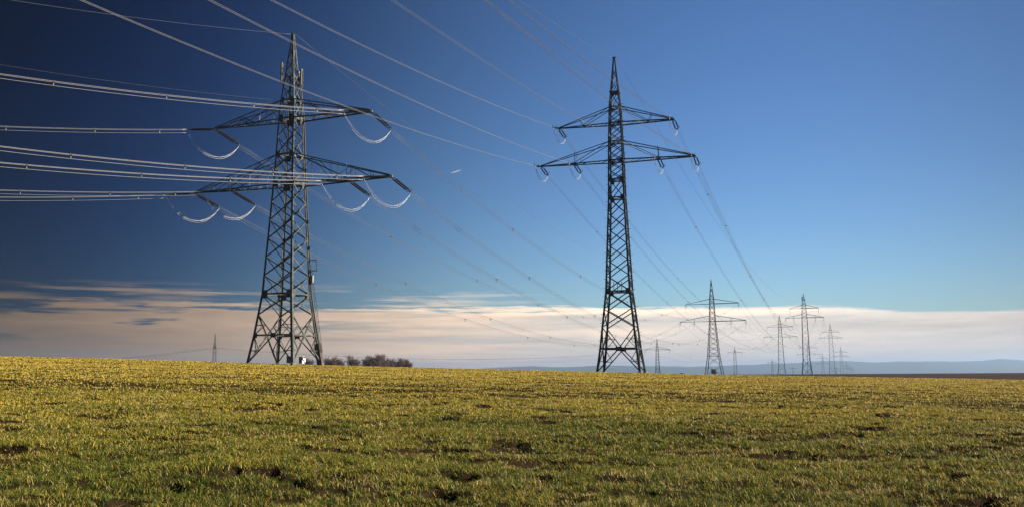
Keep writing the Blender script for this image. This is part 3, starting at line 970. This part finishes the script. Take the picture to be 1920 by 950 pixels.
# ------------------------------------------------------------------ bare trees
def bare_tree(X, depth, ytop, wpx, label, group, seed, leafy=1.0, cat='tree'):
    rr = random.Random(seed)
    pt = pix(X, ytop, depth)
    zb = float(ground_z(pt.x, pt.y, False)) - .15
    H = pt.z - zb; W = wpx / F_PX * depth / 2 * 1.2
    root = empty('bare_tree', (pt.x, pt.y, zb))
    tag(root, label, cat, group)
    tr = MB()
    tr.tube([(0, 0, 0), (rr.uniform(-.1, .1), 0, H * .25), (rr.uniform(-.3, .3), rr.uniform(-.2, .2), H * .62)], H * .028, 7, H * .012)
    cr = MB()
    limbs = []
    for i in range(11):
        a = i * 2.4 + rr.uniform(-.4, .4)
        h0 = H * (.06 + .45 * i / 11); up = rr.uniform(.25, .48) * H
        ln = W * rr.uniform(.6, .95) * (1 - .35 * i / 11)
        p0 = Vector((0, 0, h0)); p1 = p0 + Vector((math.cos(a) * ln * .55, math.sin(a) * ln * .55, up * .45)); p2 = p0 + Vector((math.cos(a) * ln, math.sin(a) * ln, up))
        if p2.z > H: p2.z = H * rr.uniform(.85, .98)
        tr.tube([p0, p1, p2], H * .011, 5, H * .004)
        limbs.append((p0, p1, p2))
    tr.build('trunk', M['bark'], root)
    for p0, p1, p2 in limbs:
        for j in range(int(80 * leafy)):
            t = rr.uniform(.25, 1.0)
            b = (p0.lerp(p1, t * 2) if t < .5 else p1.lerp(p2, t * 2 - 1))
            d = Vector((rr.gauss(0, 1), rr.gauss(0, 1), rr.uniform(-.2, 1.4))).normalized()
            ln = rr.uniform(.10, .26) * H * .8
            e = b + d * ln
            if e.z > H: e.z = H * rr.uniform(.9, 1.0)
            if e.z < .1 * H: e.z = .1 * H
            cr.tube([b, e], .05, 3, .018)
            for k in range(3):
                s = b.lerp(e, rr.uniform(.3, 1)); d2 = (d + Vector((rr.gauss(0, .8), rr.gauss(0, .8), rr.gauss(0, .6)))).normalized()
                cr.tube([s, s + d2 * ln * .55], .042, 3, .016)
    cr.build('crown', M['twigs'], root)


GT = 'bare trees in a row on the horizon'
TREES = [(579, 668.5, 20, 'low bare tree showing between the right legs of the antenna pylon'),
         (619, 664.5, 26, 'rounded brown tree nearest the right foot of the antenna pylon'),
         (636, 668, 17, 'small low brown tree, second from the antenna pylon in the row'),
         (663, 664, 31, 'broad brown tree standing alone in the middle of the row'),
         (690, 666, 22, 'brown tree on the left side of the largest clump in the row'),
         (705, 663.5, 28, 'dense dark brown tree in the middle of the largest clump'),
         (716, 660, 24, 'tallest bare tree of the row, thin airy twigs'),
         (729, 670.5, 18, 'low thin tree in the dip between the clumps at the row\'s right part'),
         (746, 668.5, 28, 'broad brown tree, second from the right end of the row'),
         (762, 671.5, 18, 'small brown tree at the right end of the row')]
for i, (X, yt, w, lb) in enumerate(TREES):
    bare_tree(X, 335 + 9 * (i * 7 % 5), yt, w, lb, GT, 100 + i, .75 if 'airy' in lb or 'thin' in lb else 1.25)
bare_tree(1338, 470, 690, 11, 'little bare tree seen through the base of the pylon with hanging cable loops', 'lone bare trees', 140, .8)
bare_tree(1278, 520, 697.5, 9, 'low bush poking over the field edge left of the loop-hung distant pylon', 'lone bare trees', 141, .8, 'bush')


# ------------------------------------------------------------------ grass
def grass():
    N = 1_900_000
    r = np.where(rng.random(N) < .50, rng.uniform(6.5, 38, N), rng.uniform(6.5, RC + 10, N))
    az = rng.uniform(R(-37), R(37), N)
    E = 480_000                                                   # the same crop to either side of the view
    r = np.concatenate([r, rng.uniform(3.5, 75, E)])
    az = np.concatenate([az, rng.uniform(R(37), R(62), E) * rng.choice([-1, 1], E)])
    N += E
    x, y = r * np.sin(az), r * np.cos(az)
    ho = hollow(x, y)
    keep = rng.random(N) > ho * .50
    clump = vnoise(x * 7.5, y * 7.5, 43) * .6 + vnoise(x * 15, y * 15, 44) * .4
    keep &= rng.random(N) < np.clip((clump - .26) / .22, .12, 1)
    bare = np.clip((vnoise(x * .55, y * .6, 31) * .55 + vnoise(x * 2.3, y * 2.3, 32) * .45 - .64) / .12, 0, 1)
    keep &= rng.random(N) > bare * .35
    x, y, r, az, ho, bare = (a[keep] for a in (x, y, r, az, ho, bare))
    N = len(x)
    tus = vnoise(x * 1.4, y * 1.5, 41) * .5 + vnoise(x * 5.5, y * 5.5, 42) * .5
    h = (.034 + .082 * tus) * rng.uniform(.5, 1.35, N) * (1 - .35 * ho)
    w = np.maximum(.0052, .00046 * r) * rng.uniform(.6, 1.35, N)
    h = h * np.clip(1 - (r - 70) / 160, .6, 1)
    z = ground_z(x, y) - .006
    th = rng.uniform(0, 2 * math.pi, N)
    lean = np.abs(rng.normal(1.0, .5, N)) * h
    lean = lean * (1 + 1.6 * np.clip(ho - .3, 0, 1))
    lx, ly = np.cos(th) * lean, np.sin(th) * lean
    ph = th + math.pi / 2 + rng.normal(0, .5, N)
    wx, wy = np.cos(ph) * w / 2, np.sin(ph) * w / 2
    base = np.stack([x, y, z], 1)
    wv = np.stack([wx, wy, 0 * wx], 1)
    mid = base + np.stack([lx * .38, ly * .38, h * .62], 1)
    tip = base + np.stack([lx, ly, h * rng.uniform(.35, 1.0, N)], 1)
    V = np.stack([base - wv, base + wv, mid + wv * .85, mid - wv * .85, tip], 1).reshape(-1, 3)
    b = np.arange(N) * 5
    near = r < 1e9
    T = np.concatenate([np.stack([b, b + 1, b + 2], 1), np.stack([b, b + 2, b + 3], 1), np.stack([b + 3, b + 2, b + 4], 1)])
    # dry blades are commoner on bare ground and in patches
    dry = np.clip((rng.random(N) < (.085 - .045 * np.clip((r - 25) / 60, 0, 1) + .25 * bare + .45 * np.clip(ho - .2, 0, 1))).astype(float), 0, 1)
    far = np.clip((r - 25) / 60, 0, 1)
    tint = np.clip((.62 - .36 * far) * rng.random(N) + .18 * far + .16 * vnoise(x * .5, y * .55, 51) + .14 * vnoise(x * .09, y * .1, 52) + .46 * np.clip((r - 12) / 62, 0, 1) - .16, 0, 1)  # brighter gold with distance paints sunlit tips into the blade tint
    m, k, bs = mat_new('young_wheat_blades')
    at = k.n('ShaderNodeAttribute', attribute_name='tint'); ad = k.n('ShaderNodeAttribute', attribute_name='dry')
    green = k.mix(k.ss(at.outputs['Fac'], .2, .8), (.040, .072, .008, 1), (.46, .335, .045, 1))
    straw = k.mix(at.outputs['Fac'], (.36, .25, .09, 1), (.56, .44, .24, 1))
    c = k.mix(ad.outputs['Fac'], green, straw)
    k.put(bs.inputs['Base Color'], c)
    bs.inputs['Roughness'].default_value = .5
    bs.inputs['Specular IOR Level'].default_value = .2
    tr = k.n('ShaderNodeBsdfTranslucent'); k.put(tr.inputs[0], c)
    mx = k.n('ShaderNodeMixShader'); mx.inputs[0].default_value = .25
    k.t.links.new(bs.outputs[0], mx.inputs[1]); k.t.links.new(tr.outputs[0], mx.inputs[2])
    k.t.links.new(mx.outputs[0], k.t.nodes['Material Output'].inputs['Surface'])
    o = np_mesh('grass', V, T, m, False)
    for nm, arr in (('tint', tint), ('dry', dry)):
        a = o.data.attributes.new(nm, 'FLOAT', 'POINT')
        a.data.foreach_set('value', np.repeat(arr, 5).astype(np.float32))
    tag(o, 'short yellow-green young wheat covering the whole field', 'grass', kind='stuff')


grass()


# ------------------------------------------------------------------ air
def haze():
    x0, x1, y0, y1, z0, z1 = -9500, 9500, -9500, 9500, -60, 74
    m = MB(); m.box(((x0 + x1) / 2, (y0 + y1) / 2, (z0 + z1) / 2), x1 - x0, y1 - y0, z1 - z0)
    mt = bpy.data.materials.new('thin_haze'); mt.use_nodes = True
    t = mt.node_tree; t.nodes.clear()
    v = t.nodes.new('ShaderNodeVolumePrincipled')
    v.inputs['Color'].default_value = (.50, .70, 1.0, 1)
    v.inputs['Density'].default_value = HAZE
    v.inputs['Anisotropy'].default_value = 0.5
    o = t.nodes.new('ShaderNodeOutputMaterial'); t.links.new(v.outputs[0], o.inputs['Volume'])
    tag(m.build('haze', mt), kind='stuff')


HAZE = 1.65e-4
haze()
